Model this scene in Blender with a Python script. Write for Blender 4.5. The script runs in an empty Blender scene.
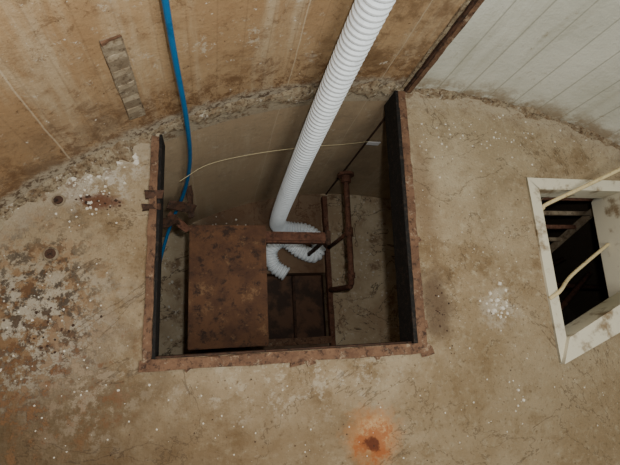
import bpy, bmesh, math, random
from mathutils import Vector, Matrix, noise
random.seed(7)
S=bpy.context.scene
CX,CY,RW=0.938,-1.486,2.558
def wall_y(x,off=0.0): return CY+math.sqrt((RW-off)**2-(x-CX)**2)

# ---------------------------------------------------------------- materials
class M:
    def __init__(s,name,rough=0.85,metal=0.0):
        s.m=bpy.data.materials.new(name); s.m.use_nodes=True; s.t=s.m.node_tree
        s.b=s.t.nodes['Principled BSDF']; s.b.inputs['Roughness'].default_value=rough
        s.b.inputs['Metallic'].default_value=metal
        s.b.inputs['Specular IOR Level'].default_value=0.3
        s.co=s.n('ShaderNodeTexCoord').outputs['Object']
    def n(s,k,**kw):
        x=s.t.nodes.new(k)
        for a,b in kw.items(): setattr(x,a,b)
        return x
    def lk(s,a,b): s.t.links.new(a,b)
    def inp(s,sock,v):
        if isinstance(v,(int,float)): sock.default_value=v
        elif isinstance(v,tuple): sock.default_value=(*v,1) if len(v)==3 and sock.type=='RGBA' else v
        else: s.lk(v,sock)
    def math(s,op,a,b=0.0,c=None,clamp=False):
        x=s.n('ShaderNodeMath',operation=op,use_clamp=clamp); s.inp(x.inputs[0],a); s.inp(x.inputs[1],b)
        if c is not None: s.inp(x.inputs[2],c)
        return x.outputs[0]
    def noise(s,scale,detail=6,rough=.6,dist=0,stretch=None,seed=0):
        m=s.n('ShaderNodeMapping'); s.lk(s.co,m.inputs[0])
        if stretch: m.inputs['Scale'].default_value=stretch
        m.inputs['Location'].default_value=(seed*3.1,seed*1.7,seed*2.3)
        x=s.n('ShaderNodeTexNoise'); s.lk(m.outputs[0],x.inputs['Vector'])
        x.inputs['Scale'].default_value=scale; x.inputs['Detail'].default_value=detail
        x.inputs['Roughness'].default_value=rough; x.inputs['Distortion'].default_value=dist
        return x.outputs['Fac']
    def step(s,v,lo,hi,a=0.0,b=1.0):
        x=s.n('ShaderNodeMapRange',interpolation_type='SMOOTHSTEP'); s.inp(x.inputs[0],v)
        if lo>hi: lo,hi,a,b=hi,lo,b,a
        x.inputs[1].default_value=lo; x.inputs[2].default_value=hi
        x.inputs[3].default_value=a; x.inputs[4].default_value=b
        return x.outputs[0]
    def mul(s,a,b): return s.math('MULTIPLY',a,b)
    def mix(s,f,a,b):
        x=s.n('ShaderNodeMix',data_type='RGBA'); s.inp(x.inputs[0],f); s.inp(x.inputs[6],a); s.inp(x.inputs[7],b)
        return x.outputs[2]
    def xyz(s):
        x=s.n('ShaderNodeSeparateXYZ'); s.lk(s.co,x.inputs[0]); return x.outputs
    def spot(s,p,r,soft=.5,wob=.6,nz=None,sc=(1,1,1)):
        v=s.n('ShaderNodeVectorMath',operation='SUBTRACT'); s.lk(s.co,v.inputs[0]); v.inputs[1].default_value=p
        w=s.n('ShaderNodeVectorMath',operation='MULTIPLY'); s.lk(v.outputs[0],w.inputs[0]); w.inputs[1].default_value=sc
        l=s.n('ShaderNodeVectorMath',operation='LENGTH'); s.lk(w.outputs[0],l.inputs[0])
        d=s.math('DIVIDE',l.outputs['Value'],r)
        nz=nz or s.noise(14,5,.65)
        d=s.math('ADD',d,s.math('MULTIPLY',s.math('SUBTRACT',nz,.5),wob*4))
        return s.step(d,1-soft,1+soft,1,0)
    def done(s,col,bump=None,st=.4,dist=.01):
        s.inp(s.b.inputs['Base Color'],col)
        if bump is not None:
            x=s.n('ShaderNodeBump'); x.inputs['Strength'].default_value=st; x.inputs['Distance'].default_value=dist
            s.lk(bump,x.inputs['Height']); s.lk(x.outputs[0],s.b.inputs['Normal'])
        return s.m

SAT=.93
def srgb(r,g,b,sat=None):
    k=SAT if sat is None else sat
    g0=.3*r+.59*g+.11*b
    r,g,b=[max(0,g0+(c-g0)*k) for c in (r,g,b)]
    f=lambda c:(c/255/12.92 if c<=10 else ((c/255+.055)/1.055)**2.4)
    return (f(r),f(g),f(b))

def mat_floor():
    m=M('stained_concrete_floor',.66)
    c=m.mix(m.step(m.noise(2.2,8,.62),.35,.68),srgb(144,123,92),srgb(174,157,128))
    c=m.mix(m.step(m.noise(5,8,.7,seed=1),.48,.70),c,srgb(122,99,68))
    c=m.mix(m.step(m.noise(30,6,.7,seed=2),.5,.75,0,.75),c,srgb(186,174,146))
    c=m.mix(m.step(m.noise(60,5,.7,seed=5),.55,.70,0,.8),c,srgb(88,70,48))
    c=m.mix(m.step(m.noise(75,4,.7,seed=15),.64,.70,0,.55),c,srgb(208,202,184))
    c=m.mix(m.step(m.noise(18,8,.8,.3,seed=31),.59,.67,0,.6),c,srgb(98,76,50))
    n=m.noise(9,7,.7,seed=3); n2=m.noise(26,6,.75,seed=4); n3=m.noise(16,8,.8,seed=11)
    X,Y,Z=m.xyz()
    c=m.mix(m.mul(m.spot((-.62,-.32,0),.42,.6,.5,n),.75),c,srgb(82,65,42))
    c=m.mix(m.mul(m.spot((.05,-.36,0),.26,.8,.4,n,(.5,1,1)),.5),c,srgb(108,84,54))
    c=m.mix(m.mul(m.spot((1.2,-.35,0),.34,.8,.4,n,(.6,1,1)),.4),c,srgb(114,94,62))
    c=m.mix(m.mul(m.spot((1.15,.75,0),.33,.7,.5,n),.3),c,srgb(172,160,132))
    c=m.mix(m.mul(m.spot((-.5,.30,0),.34,.8,.4,n),.35),c,srgb(124,101,70))
    brk=m.step(n3,.46,.54); brk2=m.step(n3,.53,.60); brk3=m.step(n3,.50,.44,0,1)
    z1=m.spot((-.60,.07,0),.19,.6,.35,n,(.8,.9,1))
    c=m.mix(m.mul(z1,.4),c,srgb(120,96,66))
    c=m.mix(m.mul(m.mul(z1,brk),.6),c,srgb(190,184,168))
    z2=m.spot((-.58,.10,0),.19,.6,.4,n,(1,.6,1))
    c=m.mix(m.mul(m.mul(z2,m.step(n2,.48,.55)),.9),c,srgb(62,48,36))
    c=m.mix(m.mul(m.mul(z2,brk3),.35),c,srgb(146,98,58))
    z3=m.spot((-.40,-.12,0),.15,.7,.4,n,(1,.8,1))
    c=m.mix(m.mul(m.mul(z3,brk2),.8),c,srgb(116,78,48))
    c=m.mix(m.mul(m.mul(z3,brk3),.35),c,srgb(190,178,156))
    z5=m.spot((-.62,-.18,0),.16,.7,.4,n,(.8,.8,1))
    c=m.mix(m.mul(m.mul(z5,m.step(n2,.52,.60)),.6),c,srgb(138,94,56))
    z4=m.spot((-.47,.62,0),.14,.6,.4,n,(.8,1.3,1))
    c=m.mix(m.mul(m.mul(z4,brk),.7),c,srgb(206,200,186))
    c=m.mix(m.mul(m.spot((-.41,.505,0),.045,.4,.5,n2,(.7,1.5,1)),.85),c,srgb(100,58,38))
    c=m.mix(m.mul(m.spot((.88,.10,0),.09,.6,.6,n,(1.3,.6,1)),.75),c,srgb(84,62,44))
    c=m.mix(m.mul(m.spot((.88,.55,0),.08,.6,.6,n,(1.5,.3,1)),.5),c,srgb(110,82,56))
    c=m.mix(m.mul(m.mul(m.spot((1.17,.07,0),.08,.6,.5,n2),brk),.4),c,srgb(205,198,182))
    c=m.mix(m.mul(m.mul(m.spot((.3,-.16,0),.12,.6,.5,n,(.3,1,1)),brk2),.5),c,srgb(190,180,160))
    c=m.mix(m.mul(m.spot((.57,-.385,0),.095,.5,.4,n2),.7),c,srgb(178,116,60))
    c=m.mix(m.mul(m.spot((.575,-.375,0),.055,.4,.6,n3),.7),c,srgb(206,174,126))
    c=m.mix(m.mul(m.spot((.57,-.395,0),.060,.35,.9,n2),.8),c,srgb(158,82,34))
    c=m.mix(m.mul(m.spot((.56,-.41,0),.024,.35,.9,n2),.9),c,srgb(90,40,20))
    dx=m.math('SUBTRACT',X,CX); dy=m.math('SUBTRACT',Y,CY)
    r=m.math('SQRT',m.math('ADD',m.mul(dx,dx),m.mul(dy,dy)))
    rim=m.step(m.math('ADD',r,m.mul(m.math('SUBTRACT',n2,.5),.25)),RW-.13,RW-.03)
    c=m.mix(m.mul(rim,.5),c,srgb(182,170,148))
    c=m.mix(m.mul(m.mul(rim,brk2),.8),c,srgb(112,84,56))
    cr=m.math('ABSOLUTE',m.math('SUBTRACT',m.noise(1.6,8,.6,.8,seed=9),.5))
    c=m.mix(m.step(cr,.001,.005,.5,0),c,srgb(66,48,32))
    b=m.math('ADD',m.mul(n2,.6),m.noise(90,5,.7,seed=6))
    return m.done(c,b,.75,.008)

def mat_wall():
    m=M('silo_wall_coating',.55)
    X,Y,Z=m.xyz()
    dx=m.math('SUBTRACT',X,CX); dy=m.math('SUBTRACT',Y,CY)
    ang=m.mul(m.math('ARCTAN2',dx,dy),RW)
    big=m.noise(2.0,8,.65,seed=1); mid=m.noise(7,8,.75,seed=2); fine=m.noise(40,6,.75,seed=3)
    rag=m.noise(13,9,.85,.4,seed=21)
    strk=m.noise(9,7,.65,.2,stretch=(1,1,.12),seed=4)
    tan=m.mix(m.step(big,.35,.65),srgb(172,143,106),srgb(156,124,88))
    tan=m.mix(m.step(strk,.48,.68,0,.65),tan,srgb(190,172,142))
    tan=m.mix(m.step(mid,.50,.68,0,.6),tan,srgb(126,95,64))
    tan=m.mix(m.step(rag,.55,.61,0,.55),tan,srgb(104,77,52))
    tan=m.mix(m.step(m.noise(10,9,.85,.3,seed=25),.57,.62,0,.6),tan,srgb(198,188,168))
    tan=m.mix(m.step(m.noise(45,6,.8,seed=8),.61,.69,0,.85),tan,srgb(80,54,36))
    bz=m.mul(m.step(Z,.0,.08),m.step(Z,.40,.12))
    tan=m.mix(m.mul(bz,m.step(rag,.46,.56,0,.75)),tan,srgb(104,70,44))
    bz2=m.mul(m.step(X,.2,.6),m.step(mid,.42,.60,0,.65))
    tan=m.mix(bz2,tan,srgb(112,86,60))
    grey=m.mul(m.mul(m.step(X,-.15,-.35),m.step(Z,.5,.0)),m.step(mid,.38,.58,0,.75))
    tan=m.mix(grey,tan,srgb(118,98,76))
    fr=m.math('FRACT',m.math('DIVIDE',m.math('ADD',ang,m.mul(big,.03)),.43))
    sm=m.step(m.math('ABSOLUTE',m.math('SUBTRACT',fr,.5)),.003,.008,1,0)
    tan=m.mix(m.mul(sm,.45),tan,srgb(206,192,166))
    fine_l=m.math('FRACT',m.mul(ang,11))
    tan=m.mix(m.step(m.math('ABSOLUTE',m.math('SUBTRACT',fine_l,.5)),.0,.05,.22,0),tan,srgb(105,80,56))
    tan=m.mix(m.step(m.noise(30,4,.7,seed=12),.66,.71,0,.8),tan,srgb(216,210,196))
    zn=m.math('ADD',Z,m.mul(m.math('SUBTRACT',rag,.5),.22))
    ring=m.mul(m.step(zn,-.05,-.03),m.step(zn,.10,.05))
    tan=m.mix(m.mul(ring,.8),tan,srgb(178,168,148))
    tan=m.mix(m.mul(ring,m.step(fine,.48,.58,0,.9)),tan,srgb(86,64,46))
    tan=m.mix(m.step(zn,-.03,-.07,0,.5),tan,srgb(186,168,140))
    wh=m.mix(m.step(big,.35,.7),srgb(212,214,202),srgb(190,192,178))
    wh=m.mix(m.step(strk,.50,.70,0,.5),wh,srgb(166,164,144))
    f1=m.math('FRACT',m.mul(ang,7.5)); f1=m.math('ABSOLUTE',m.math('SUBTRACT',f1,.5))
    wh=m.mix(m.step(f1,.0,.04,.65,0),wh,srgb(136,136,118))
    wh=m.mix(m.step(rag,.58,.66,0,.65),wh,srgb(150,138,112))
    low=m.mul(m.step(zn,.14,.02),m.step(mid,.38,.54))
    wh=m.mix(m.mul(low,.85),wh,srgb(140,120,92))
    right=m.mul(m.step(X,.86,.87),m.step(Z,-.03,-.01))
    c=m.mix(right,tan,wh)
    hatch_shade=m.mul(m.step(X,1.5,1.6),m.step(Z,-.10,-.12))
    c=m.mix(m.mul(hatch_shade,.92),c,srgb(50,43,36))  # shade below the side hatch, painted into the wall colour
    b=m.math('ADD',m.mul(mid,.7),fine)
    b=m.math('ADD',b,m.mul(rag,.6))
    return m.done(c,b,.55,.008)

def mat_lower():
    m=M('lower_floor_concrete',.8)
    c=m.mix(m.step(m.noise(3,8,.65),.35,.65),srgb(194,178,148),srgb(166,142,112))
    c=m.mix(m.step(m.noise(8,8,.75,seed=2),.52,.64,0,.75),c,srgb(114,84,58))
    c=m.mix(m.step(m.noise(34,5,.7,seed=3),.56,.7,0,.7),c,srgb(210,202,184))
    cr=m.math('ABSOLUTE',m.math('SUBTRACT',m.noise(2.4,8,.6,.8,seed=4),.5))
    c=m.mix(m.step(cr,.002,.008,.75,0),c,srgb(60,42,28))
    X,Y,Z=m.xyz()
    mid=m.mul(m.step(X,-.2,-.05),m.step(X,.84,.80))
    c=m.mix(m.mul(mid,.8),c,srgb(92,62,42))
    c=m.mix(m.step(X,1.7,1.9,0,.92),c,srgb(44,38,32))  # floor colour darkened under the side hatch to stand in for shade
    return m.done(c,m.noise(30,6,.7,seed=5),.5,.01)

def mat_rust(name,a,b,d,sc=12,rough=.8,pale=None,st=.5):
    m=M(name,rough)
    c=m.mix(m.step(m.noise(sc,8,.7),.38,.64),a,b)
    c=m.mix(m.step(m.noise(sc*2.5,6,.75,seed=2),.50,.64),c,d)
    if pale: c=m.mix(m.step(m.noise(sc*1.3,6,.8,seed=5),.56,.68,0,.8),c,pale)
    return m.done(c,m.noise(sc*5,6,.75,seed=3),st,.006)
def mat_plain(name,a,b,sc=20,rough=.5,st=.15,lo=.5,hi=.75):
    m=M(name,rough)
    return m.done(m.mix(m.step(m.noise(sc,6,.65),lo,hi),a,b),m.noise(sc*3,5,.7,seed=1),st,.004)

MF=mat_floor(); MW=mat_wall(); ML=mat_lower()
RUST=mat_rust('rusty_steel_plate',srgb(106,70,44),srgb(82,52,34),srgb(54,35,25),7,.7,pale=srgb(140,104,70))
RUSTP=mat_rust('rusty_pipe',srgb(112,74,56),srgb(88,56,42),srgb(60,38,28),16,pale=srgb(150,118,98))
DRUST=mat_rust('dark_rust',srgb(82,56,42),srgb(58,41,31),srgb(36,27,22),18)
FRAME=mat_rust('rusty_frame_paint',srgb(122,91,68),srgb(98,70,52),srgb(64,45,35),18,pale=srgb(162,144,120))
BLACK=mat_rust('black_hatch_edge',srgb(24,22,21),srgb(17,16,15),srgb(52,42,35),20)  # black strips along the slab's inner faces at the hatch
WHITE=mat_plain('white_ribbed_plastic',srgb(224,232,238),srgb(204,211,217),12,.4)
WPAINT=mat_plain('white_painted_steel',srgb(212,206,184),srgb(140,120,92),11,.6,.25,.50,.68)
BLUE=mat_plain('blue_plastic',srgb(24,100,152,1),srgb(20,80,122,1),30,.35)
ROPE=mat_plain('rope_fibre',srgb(216,198,150),srgb(168,142,96),60,.9,.6)
YEL=mat_plain('yellow_twine',srgb(206,194,150),srgb(176,160,118),60,.9)
LIME=mat_rust('lime_crust',srgb(160,146,120),srgb(124,102,76),srgb(82,62,44),26,.9,pale=srgb(212,206,190),st=.9)
CRUMB=mat_plain('paint_flakes',srgb(210,204,190),srgb(156,138,112),50,.8)
GREY=mat_rust('weathered_grey_strip',srgb(140,126,104),srgb(116,99,78),srgb(86,70,54),14,pale=srgb(168,156,134))
GREY2=mat_rust('weathered_cleat',srgb(166,152,128),srgb(144,128,104),srgb(112,94,72),14)
TAG=mat_plain('white_label',srgb(238,238,240),srgb(215,215,212),20,.6)
PIT=mat_plain('rust_brown_sludge',srgb(100,70,50),srgb(60,43,33),8,.7,.4,.4,.6)

# ---------------------------------------------------------------- geometry helpers
def link(me,name,mat,parent=None,smooth=False):
    o=bpy.data.objects.new(name,me); S.collection.objects.link(o)
    if mat: me.materials.append(mat)
    if smooth:
        for p in me.polygons: p.use_smooth=True
    if parent: o.parent=parent
    return o
def empty(name,loc=(0,0,0)):
    o=bpy.data.objects.new(name,None); S.collection.objects.link(o); o.empty_display_size=.05; return o
def bm_obj(bm,name,mat,parent=None,smooth=False):
    bmesh.ops.recalc_face_normals(bm,faces=bm.faces[:])
    me=bpy.data.meshes.new(name); bm.to_mesh(me); bm.free(); return link(me,name,mat,parent,smooth)
def plate(name,loops,z0,z1,mat,parent=None):
    cu=bpy.data.curves.new(name,'CURVE'); cu.dimensions='2D'; cu.fill_mode='BOTH'; cu.extrude=(z1-z0)/2
    for L in loops:
        sp=cu.splines.new('POLY'); sp.points.add(len(L)-1)
        for p,q in zip(sp.points,L): p.co=(q[0],q[1],0,1)
        sp.use_cyclic_u=True
    t=bpy.data.objects.new('tmp',cu); S.collection.objects.link(t)
    bpy.context.view_layer.update()
    me=bpy.data.meshes.new_from_object(t.evaluated_get(bpy.context.evaluated_depsgraph_get()))
    bpy.data.objects.remove(t); me.name=name
    me.transform(Matrix.Translation((0,0,(z0+z1)/2))); me.materials.clear()
    return link(me,name,mat,parent)
def beam(name,a,b,w,h,mat,parent=None,bev=.003,up=Vector((0,0,1)),rough=0.0):
    a=Vector(a);b=Vector(b);d=(b-a);L=d.length;d.normalize()
    s=d.cross(up)
    if s.length<1e-3: s=Vector((1,0,0))
    s.normalize();u=s.cross(d)
    bm=bmesh.new();n=max(2,int(L/.04)) if rough else 1
    rings=[]
    for i in range(n+1):
        c=a+d*L*i/n
        r=[]
        for sx,sy in((-1,-1),(1,-1),(1,1),(-1,1)):
            p=c+s*sx*w/2+u*sy*h/2
            if rough: p=p+Vector([random.uniform(-rough,rough) for _ in range(3)])
            r.append(bm.verts.new(p))
        rings.append(r)
    for i in range(n):
        for k in range(4): bm.faces.new((rings[i][k],rings[i][(k+1)%4],rings[i+1][(k+1)%4],rings[i+1][k]))
    bm.faces.new(rings[0]);bm.faces.new(rings[-1][::-1])
    if bev and not rough: bmesh.ops.bevel(bm,geom=bm.edges[:],offset=bev,segments=2,affect='EDGES')
    return bm_obj(bm,name,mat,parent)
def catmull(P,n=10):
    P=[Vector(p) for p in P];Q=[2*P[0]-P[1]]+P+[2*P[-1]-P[-2]];out=[]
    for i in range(1,len(Q)-2):
        a,b,c,d=Q[i-1:i+3]
        for k in range(n):
            t=k/n;out.append(.5*((2*b)+(c-a)*t+(2*a-5*b+4*c-d)*t*t+(3*b-3*c+d-a)*t**3))
    out.append(P[-1]);return out
def resample(P,step):
    out=[P[0]];acc=0
    for a,b in zip(P,P[1:]):
        L=(b-a).length
        while acc+L>=step:
            t=(step-acc)/L;a=a.lerp(b,t);out.append(a);L=(b-a).length;acc=0
            if L<1e-9:break
        acc+=L
    return out
def tube(name,pts,r,mat,parent=None,n=12,step=None,smooth=True,spline=True):
    P=catmull(pts) if spline else [Vector(p) for p in pts]
    if step:P=resample(P,step)
    bm=bmesh.new();rings=[];N=None
    for i,p in enumerate(P):
        t=(P[min(i+1,len(P)-1)]-P[max(i-1,0)]).normalized()
        if N is None: N=t.orthogonal().normalized()
        N=(N-t*N.dot(t)).normalized();B=t.cross(N)
        rr=r(i) if callable(r) else r
        rings.append([bm.verts.new(p+(N*math.cos(a)+B*math.sin(a))*rr) for a in [2*math.pi*k/n for k in range(n)]])
    for A,C in zip(rings,rings[1:]):
        for k in range(n): bm.faces.new((A[k],A[(k+1)%n],C[(k+1)%n],C[k]))
    bm.faces.new(rings[0]);bm.faces.new(rings[-1][::-1])
    return bm_obj(bm,name,mat,parent,smooth)
def disc(name,c,axis,r,h,mat,parent=None,n=20,bev=.002):
    bm=bmesh.new();bmesh.ops.create_cone(bm,cap_ends=True,segments=n,radius1=r,radius2=r,depth=h)
    if bev:bmesh.ops.bevel(bm,geom=[e for e in bm.edges if len(e.link_faces)==2 and abs(e.calc_face_angle(0))>1],offset=bev,segments=2,affect='EDGES')
    bm.transform(Matrix.Translation(c)@Vector((0,0,1)).rotation_difference(Vector(axis)).to_matrix().to_4x4())
    return bm_obj(bm,name,mat,parent)

# ---------------------------------------------------------------- shell
circ=lambda r,n=160:[(CX+r*math.sin(2*math.pi*i/n),CY+r*math.cos(2*math.pi*i/n)) for i in range(n)]
def wall_ring(name,r0,r1,z0,z1,mat):
    bm=bmesh.new();n=180
    V=[[bm.verts.new((CX+r*math.sin(2*math.pi*i/n),CY+r*math.cos(2*math.pi*i/n),z)) for i in range(n)] for r,z in((r0,z0),(r0,z1),(r1,z1),(r1,z0))]
    for a in range(4):
        A,B=V[a],V[(a+1)%4]
        for i in range(n): bm.faces.new((A[i],A[(i+1)%n],B[(i+1)%n],B[i]))
    return bm_obj(bm,name,mat,smooth=False)
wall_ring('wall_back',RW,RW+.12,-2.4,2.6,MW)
xl,xr0,xr1,yn=-.21,.775,.81,-.062
hole=[(xl,yn),(xr0,yn),(xr1,wall_y(xr1,.004))]
for i in range(1,24):
    x=xr1+(xl-xr1)*i/24;hole.append((x,wall_y(x,.004)))
hole.append((xl,wall_y(xl,.004)))
rh=[(1.46,-.10),(1.93,.10),(1.95,.60),(1.46,.60)]
plate('floor',[circ(RW),hole,rh],-.10,0,MF)
pit=[(.35,-.06),(.83,-.06),(.83,.44),(.35,.44)]
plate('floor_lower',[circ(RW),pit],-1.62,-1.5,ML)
sump=empty('sump_pit')
plate('sump_bottom',[[(.2,-.2),(1,-.2),(1,.6),(.2,.6)]],-1.74,-1.70,PIT,sump)
for nm,a,b in(('side_1',(.33,-.2,-1.66),(.33,.6,-1.66)),('side_2',(.85,-.2,-1.66),(.85,.6,-1.66)),('side_3',(.3,-.08,-1.66),(.9,-.08,-1.66)),('side_4',(.3,.46,-1.66),(.9,.46,-1.66))):
    beam(nm,a,b,.03,.10,PIT,sump,0)
beam('sump_bar',(.60,-.06,-1.66),(.60,.44,-1.66),.02,.03,DRUST,sump,.003)

# ---------------------------------------------------------------- lime crust at foot of the wall
def crust(name,t0,t1,mat):
    bm=bmesh.new();n=int((t1-t0)*RW/.008);prev=None;K=8
    for i in range(n+1):
        t=t0+(t1-t0)*i/n;s=t*RW
        k=.5+noise.noise(Vector((s*6,0,0)))*.9+noise.noise(Vector((s*22,3,0)))*.6
        x=CX+RW*math.sin(t)
        inh=xl-.02<x<xr1+.02; left=x<xl
        h=(.034 if left else (.045 if inh else .018))*max(k,.3);w=(.032 if inh else (.085 if left else .05))*max(k,.25)
        zb=-.035*max(k,.4) if inh else -.002
        pr=[]
        for j in range(K):
            u=j/(K-1)
            e=noise.noise(Vector((s*45,u*6,9)))*.011*(0 if j in(0,K-1) else 1)
            pr.append((RW+.004-(w+.004)*(1-u**(2 if inh else 1)),zb+(h-zb if inh else h)*1.3*u**(1 if inh else 1.6)+e+(.006 if j else 0)))
        pr.append((RW+.004,zb-.02))
        cur=[bm.verts.new((CX+r*math.sin(t),CY+r*math.cos(t),z)) for r,z in pr]
        if prev:
            L=len(cur)
            for a in range(L):bm.faces.new((prev[a],prev[(a+1)%L],cur[(a+1)%L],cur[a]))
        prev=cur
    return bm_obj(bm,name,mat)
crust('lime_crust_ledge',-.95,.75,LIME)

# ---------------------------------------------------------------- hatch frame
hf=empty('floor_hatch_frame')
beam('near_rail',(xl-.04,yn-.020,.006),(xr0+.055,yn-.020,.006),.038,.018,FRAME,hf,rough=.0025)
beam('left_rail',(xl-.016,yn-.0,.006),(xl-.016,wall_y(xl,.03),.006),.028,.018,FRAME,hf,rough=.0025)
beam('right_rail',(xr0+.022,yn,.006),(xr1+.018,wall_y(xr1,.02),.006),.036,.018,FRAME,hf,rough=.0025)
beam('left_lip',(xl+.004,yn,-.045),(xl+.004,wall_y(xl,.02),-.045),.010,.105,BLACK,hf,0)
beam('right_lip',(xr0-.006,yn,-.05),(xr1-.006,wall_y(xr1,.02),-.05),.016,.13,BLACK,hf,0)
beam('near_lip',(xl,yn+.004,-.05),(xr0,yn+.004,-.05),.008,.09,DRUST,hf,0)
for i,(x,y,w) in enumerate([(.27,-.11,.05),(.33,-.105,.03),(-.1,-.10,.025),(.79,-.10,.05),(.6,-.105,.02),(.80,.0,.03),(.81,.35,.03)]):
    beam('rust_flake_%d'%i,(x,y,.004),(x+w,y+.01,.006),.02+.01*(i%2),.012,FRAME,hf,rough=.004)

# small side hatch
sh=empty('side_hatch_frame')
def prism(name,quad,z0,z1,mat,parent): return plate(name,[quad],z0,z1,mat,parent)
prism('rim_left',[(1.42,-.175),(1.468,-.09),(1.468,.60),(1.415,.65)],-.10,.012,WPAINT,sh)
prism('rim_far',[(1.415,.65),(1.468,.595),(1.945,.595),(2.0,.65)],-.10,.012,WPAINT,sh)
prism('rim_near',[(1.42,-.18),(1.468,-.075),(1.93,.125),(1.97,.02)],-.10,.03,WPAINT,sh)
prism('rim_right',[(1.93,.10),(1.97,.02),(2.0,.65),(1.945,.595)],-.17,.012,WPAINT,sh)
ld=empty('steel_ladder')
T=Vector((0,.66,-.14));Bt=Vector((0,.10,-1.5))
for k,xx in enumerate((1.66,2.10)):
    beam('rail_%d'%(k+1),(xx,T.y,T.z),(xx,Bt.y,Bt.z),.014,.045,GREY,ld)
for i in range(11):
    p=T.lerp(Bt,(i+.6)/11.5);beam('rung_%d'%(i+1),(1.66,p.y,p.z),(2.10,p.y,p.z),.022,.022,GREY if i%2 else RUSTP,ld)
pb=empty('under_floor_pipework')
for i,(a,b) in enumerate([((1.55,.30,-.9),(2.75,.20,-.9)),((1.6,.05,-1.1),(2.6,.45,-1.1)),((1.62,-.4,-.8),(2.5,.30,-.8))]):
    tube('pipe_%d'%(i+1),[a,b],.018,RUSTP,pb,spline=False)

# ---------------------------------------------------------------- strips on the wall
st=empty('wall_joint_strip')
xs=.862;ys=wall_y(xs)
beam('strip',(xs,ys-.010,.0),(xs,ys-.010,2.55),.036,.02,DRUST,st,up=Vector((0,1,0)),rough=.0015)
beam('strip_face',(xs+.004,ys-.021,.01),(xs+.004,ys-.021,2.55),.020,.006,FRAME,st,up=Vector((0,1,0)),rough=.002)
beam('pale_edge',(xs-.028,ys-.004,.02),(xs-.028,ys-.004,2.55),.014,.012,LIME,st,up=Vector((0,1,0)),rough=.0015)
beam('lower_seam',(xs,ys-.004,-1.5),(xs,ys-.004,-.02),.008,.012,DRUST,st,up=Vector((0,1,0)),rough=.001)
gs=empty('old_bracket_strip')
xg=-.268;yg=wall_y(xg)
nv=Vector((CX-xg,CY-yg,0)).normalized()
tv=Vector((-nv.y,nv.x,0))
base=Vector((xg,yg,0))
def gp(t,o,z): return base+tv*t+nv*o+Vector((0,0,z))
beam('strap',gp(0,.003,.16),gp(0,.003,.57),.058,.010,GREY,gs,0,up=nv,rough=.002)
for i,z in enumerate((.22,.29,.36,.43,.50,.555)): beam('cleat_%d'%i,gp(-.025,.008,z),gp(.025,.008,z),.022,.004,GREY2,gs,0,up=nv,rough=.002)
beam('end_block',gp(-.028,.006,.565),gp(.028,.006,.565),.014,.008,FRAME,gs,0,up=nv,rough=.003)

# ---------------------------------------------------------------- hoses
HR=.055
hp=[(.46,.90,2.5),(.46,.93,1.6),(.455,.935,.6),(.44,.89,-.1),(.43,.83,-.8),(.43,.79,-1.2),(.45,.775,-1.38),(.54,.77,-1.445),(.68,.75,-1.44),(.755,.66,-1.40),(.72,.555,-1.39),(.60,.58,-1.35),(.48,.66,-1.35),(.395,.60,-1.41),(.42,.49,-1.44),(.51,.42,-1.43)]
tube('corrugated_hose',hp,lambda i:(HR if i%4 in(0,1) else HR*.84),WHITE,None,20,.0064,smooth=False)
tube('blue_hose',[(-.13,.76,2.5),(-.12,.79,1.4),(-.118,.80,.6),(-.104,.79,.1),(-.115,.79,-.3),(-.165,.76,-.65),(-.25,.66,-.9),(-.32,.50,-1.08),(-.36,.38,-1.25),(-.40,.34,-1.48)],.0095,BLUE,None,12,.03)

# ---------------------------------------------------------------- rusty tank
tk=empty('rusty_steel_tank')
def boxo(name,x0,x1,y0,y1,z0,z1,mat,parent,bev=.006):
    bm=bmesh.new();bmesh.ops.create_cube(bm,size=1)
    for v in bm.verts:v.co=Vector(((x0+x1)/2+v.co.x*(x1-x0),(y0+y1)/2+v.co.y*(y1-y0),(z0+z1)/2+v.co.z*(z1-z0)))
    if bev:bmesh.ops.bevel(bm,geom=bm.edges[:],offset=bev,segments=2,affect='EDGES')
    return bm_obj(bm,name,mat,parent)
boxo('body',-.125,.265,-.04,.585,-1.44,-.715,RUST,tk)
boxo('lid',-.135,.278,-.055,.60,-.715,-.70,RUST,tk,.004)
for i,(x,y) in enumerate([(-.10,-.02),(.24,-.02),(-.10,.56),(.24,.56)]):boxo('foot_%d'%(i+1),x-.025,x+.025,y-.02,y+.02,-1.5,-1.44,DRUST,tk,.002)
beam('outlet_duct',(.262,.545,-.77),(.665,.545,-.80),.065,.065,RUSTP,tk,.012)
beam('duct_flange',(.64,.545,-.80),(.67,.545,-.80),.09,.09,DRUST,tk,.006)
beam('duct_leg',(.655,.545,-.83),(.655,.545,-1.5),.022,.022,DRUST,tk,.003)
pe=empty('pit_edge_beam')
beam('side_beam',(.835,-.30,-1.47),(.835,1.03,-1.47),.035,.06,RUSTP,pe,rough=.002)
beam('near_beam',(.34,-.055,-1.47),(.82,-.055,-1.47),.05,.06,FRAME,pe,rough=.002)
rp=empty('rusty_pipe_with_flange')
tube('run',[(.845,1.03,-.92),(.845,.60,-.94),(.845,.33,-.96),(.845,.285,-.985),(.842,.275,-1.04),(.838,.30,-1.44)],.019,RUSTP,rp,14)
tube('drop',[(.845,.62,-.94),(.842,.62,-1.44)],.014,RUSTP,rp,12,spline=False)
disc('flange',(.845,1.005,-.92),(0,1,0),.055,.02,RUSTP,rp)
disc('hub',(.845,.975,-.92),(0,1,0),.032,.05,RUSTP,rp)
disc('coupling',(.845,.62,-.94),(0,1,0),.027,.06,RUSTP,rp)
disc('elbow_collar',(.845,.34,-.958),(0,1,0),.026,.035,RUSTP,rp)

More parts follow.
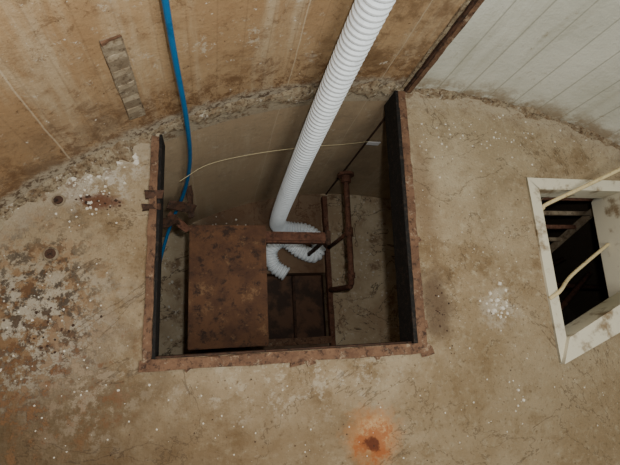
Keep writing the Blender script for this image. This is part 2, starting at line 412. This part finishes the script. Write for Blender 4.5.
rb=empty('rusted_hinge_bracket')
beam('plate_a',(-.255,.53,.010),(-.19,.53,.010),.035,.014,DRUST,rb,rough=.004)
beam('plate_b',(-.262,.48,.008),(-.20,.485,.008),.022,.012,DRUST,rb,rough=.004)
wb=empty('rusted_wall_bracket')
for i,(a,b,w) in enumerate([((-.24,.70,-.66),(-.11,.665,-.64),.05),((-.24,.66,-.70),(-.14,.56,-.68),.03),((-.29,.60,-.70),(-.19,.62,-.66),.045),((-.14,.80,-.66),(-.12,.63,-.65),.025)]):
    beam('arm_%d'%(i+1),a,b,w,.02,RUSTP if i==1 else DRUST,wb,rough=.008)

tw=empty('twine_with_label')
tube('twine',[(-.165,.73,-.38),(-.03,.83,-.40),(.2,.88,-.36),(.5,.96,-.42),(.70,1.02,-.50),(.88,1.05,-.50)],.0013,YEL,tw,6)
beam('label',(.855,1.045,-.52),(.93,1.045,-.52),.004,.04,TAG,tw,.001)

tube('rope',[(2.10,.785,.17),(1.86,.675,.10),(1.66,.59,.045),(1.49,.52,.012),(1.475,.50,-.02),(1.475,.49,-.30)],.009,ROPE,None,10,.01)
tube('rope',[(1.94,.36,-.12),(1.76,.27,-.085),(1.60,.19,-.045),(1.485,.13,.015),(1.45,.11,.022),(1.415,.09,.012)],.008,ROPE,None,10,.01)

def plug(name,x,y,r):
    e=empty(name)
    disc('rim',(x,y,.003),(0,0,1),r,.008,GREY,e,24);disc('cap',(x,y,.006),(0,0,1),r*.72,.007,DRUST,e,16)
plug('floor_plug',-.545,.505,.022);plug('floor_plug',-.555,.31,.025)

def debris(name,clusters,mat,zf=0.0):
    bm=bmesh.new()
    for cx,cy,sx,sy,n,s in clusters:
        for _ in range(n):
            x=random.gauss(cx,sx);y=random.gauss(cy,sy)
            if zf==0:
                if xl-.06<x<xr1+.07 and y>yn-.06:continue
                if 1.4<x and -.17<y<.66:continue
            elif .25<x<.88: continue
            if math.hypot(x-CX,y-CY)>RW-.02:continue
            r=s*random.uniform(.35,1.25);k=random.randint(4,6);a0=random.random()*6;h=r*random.uniform(.25,.7)
            lo=[bm.verts.new((x+r*math.cos(a0+6.283*i/k)*random.uniform(.6,1.2),y+r*math.sin(a0+6.283*i/k)*random.uniform(.6,1.2),zf)) for i in range(k)]
            hi=[bm.verts.new((x+(p.co.x-x)*.75,y+(p.co.y-y)*.75,zf+h*random.uniform(.7,1.2))) for p in lo]
            bm.faces.new(hi);bm.faces.new(lo[::-1])
            for i in range(k):bm.faces.new((lo[i],lo[(i+1)%k],hi[(i+1)%k],hi[i]))
    return bm_obj(bm,name,mat)
debris('paint_flake_debris',[(-.47,.63,.06,.04,50,.009),(-.45,.50,.05,.05,25,.006),(-.36,.70,.05,.03,30,.011),(1.17,.07,.03,.035,26,.011),(1.1,.3,.25,.3,60,.003),(1.05,-.3,.35,.2,60,.0035),(.2,-.3,.4,.15,60,.0035),(-.6,.05,.1,.1,20,.005),(-.5,.3,.15,.25,40,.0035),(1.0,.85,.2,.08,50,.005),(1.5,.85,.2,.06,40,.005),(1.22,-.3,.02,.02,4,.008),(-.4,-.2,.12,.12,20,.004)],CRUMB)
debris('dark_rust_debris',[(-.41,.505,.03,.015,18,.007),(-.56,.05,.08,.07,40,.005),(.9,.1,.03,.1,30,.004),(1.0,0,.5,.4,90,.003),(.1,-.3,.5,.15,60,.003)],DRUST)
debris('lower_debris',[(1.1,.6,.12,.25,50,.009),(-.3,.3,.06,.2,30,.01),(.1,.78,.1,.05,30,.012)],CRUMB,-1.5)

# ---------------------------------------------------------------- lights
def light(name,kind,loc,e,col,size=.1,target=None):
    l=bpy.data.lights.new(name,kind);l.energy=e;l.color=col
    if kind=='AREA':l.size=size
    else:l.shadow_soft_size=size
    o=bpy.data.objects.new(name,l);S.collection.objects.link(o);o.location=loc
    if target:o.rotation_euler=(Vector(target)-Vector(loc)).to_track_quat('-Z','Y').to_euler()
    return o
light('camera_flash','POINT',(.10,.10,1.66),60,(1,.99,.95),.03)
light('overhead_fill','AREA',(.9,-.6,2.5),34,(1,.97,.88),.9,(.7,.4,0))  # added area light for soft ambient fill, not an actual fixture
w=bpy.data.worlds.new('dim');S.world=w;w.use_nodes=True
w.node_tree.nodes['Background'].inputs[0].default_value=(.80,.82,.80,1);w.node_tree.nodes['Background'].inputs[1].default_value=.32

# ---------------------------------------------------------------- camera
cam=bpy.data.cameras.new('camera');co=bpy.data.objects.new('camera',cam);S.collection.objects.link(co)
cam.sensor_fit='HORIZONTAL';cam.sensor_width=36;cam.lens=423/620*36;cam.clip_start=.02
Rv=Vector((.9757,-.0501,.213));Fv=Vector((.2191,.2303,-.9483))
F=Fv.normalized();R_=(Rv-F*Rv.dot(F)).normalized();U=R_.cross(F)
co.matrix_world=Matrix(((R_.x,U.x,-F.x,0),(R_.y,U.y,-F.y,0),(R_.z,U.z,-F.z,1.6),(0,0,0,1)))
S.camera=co
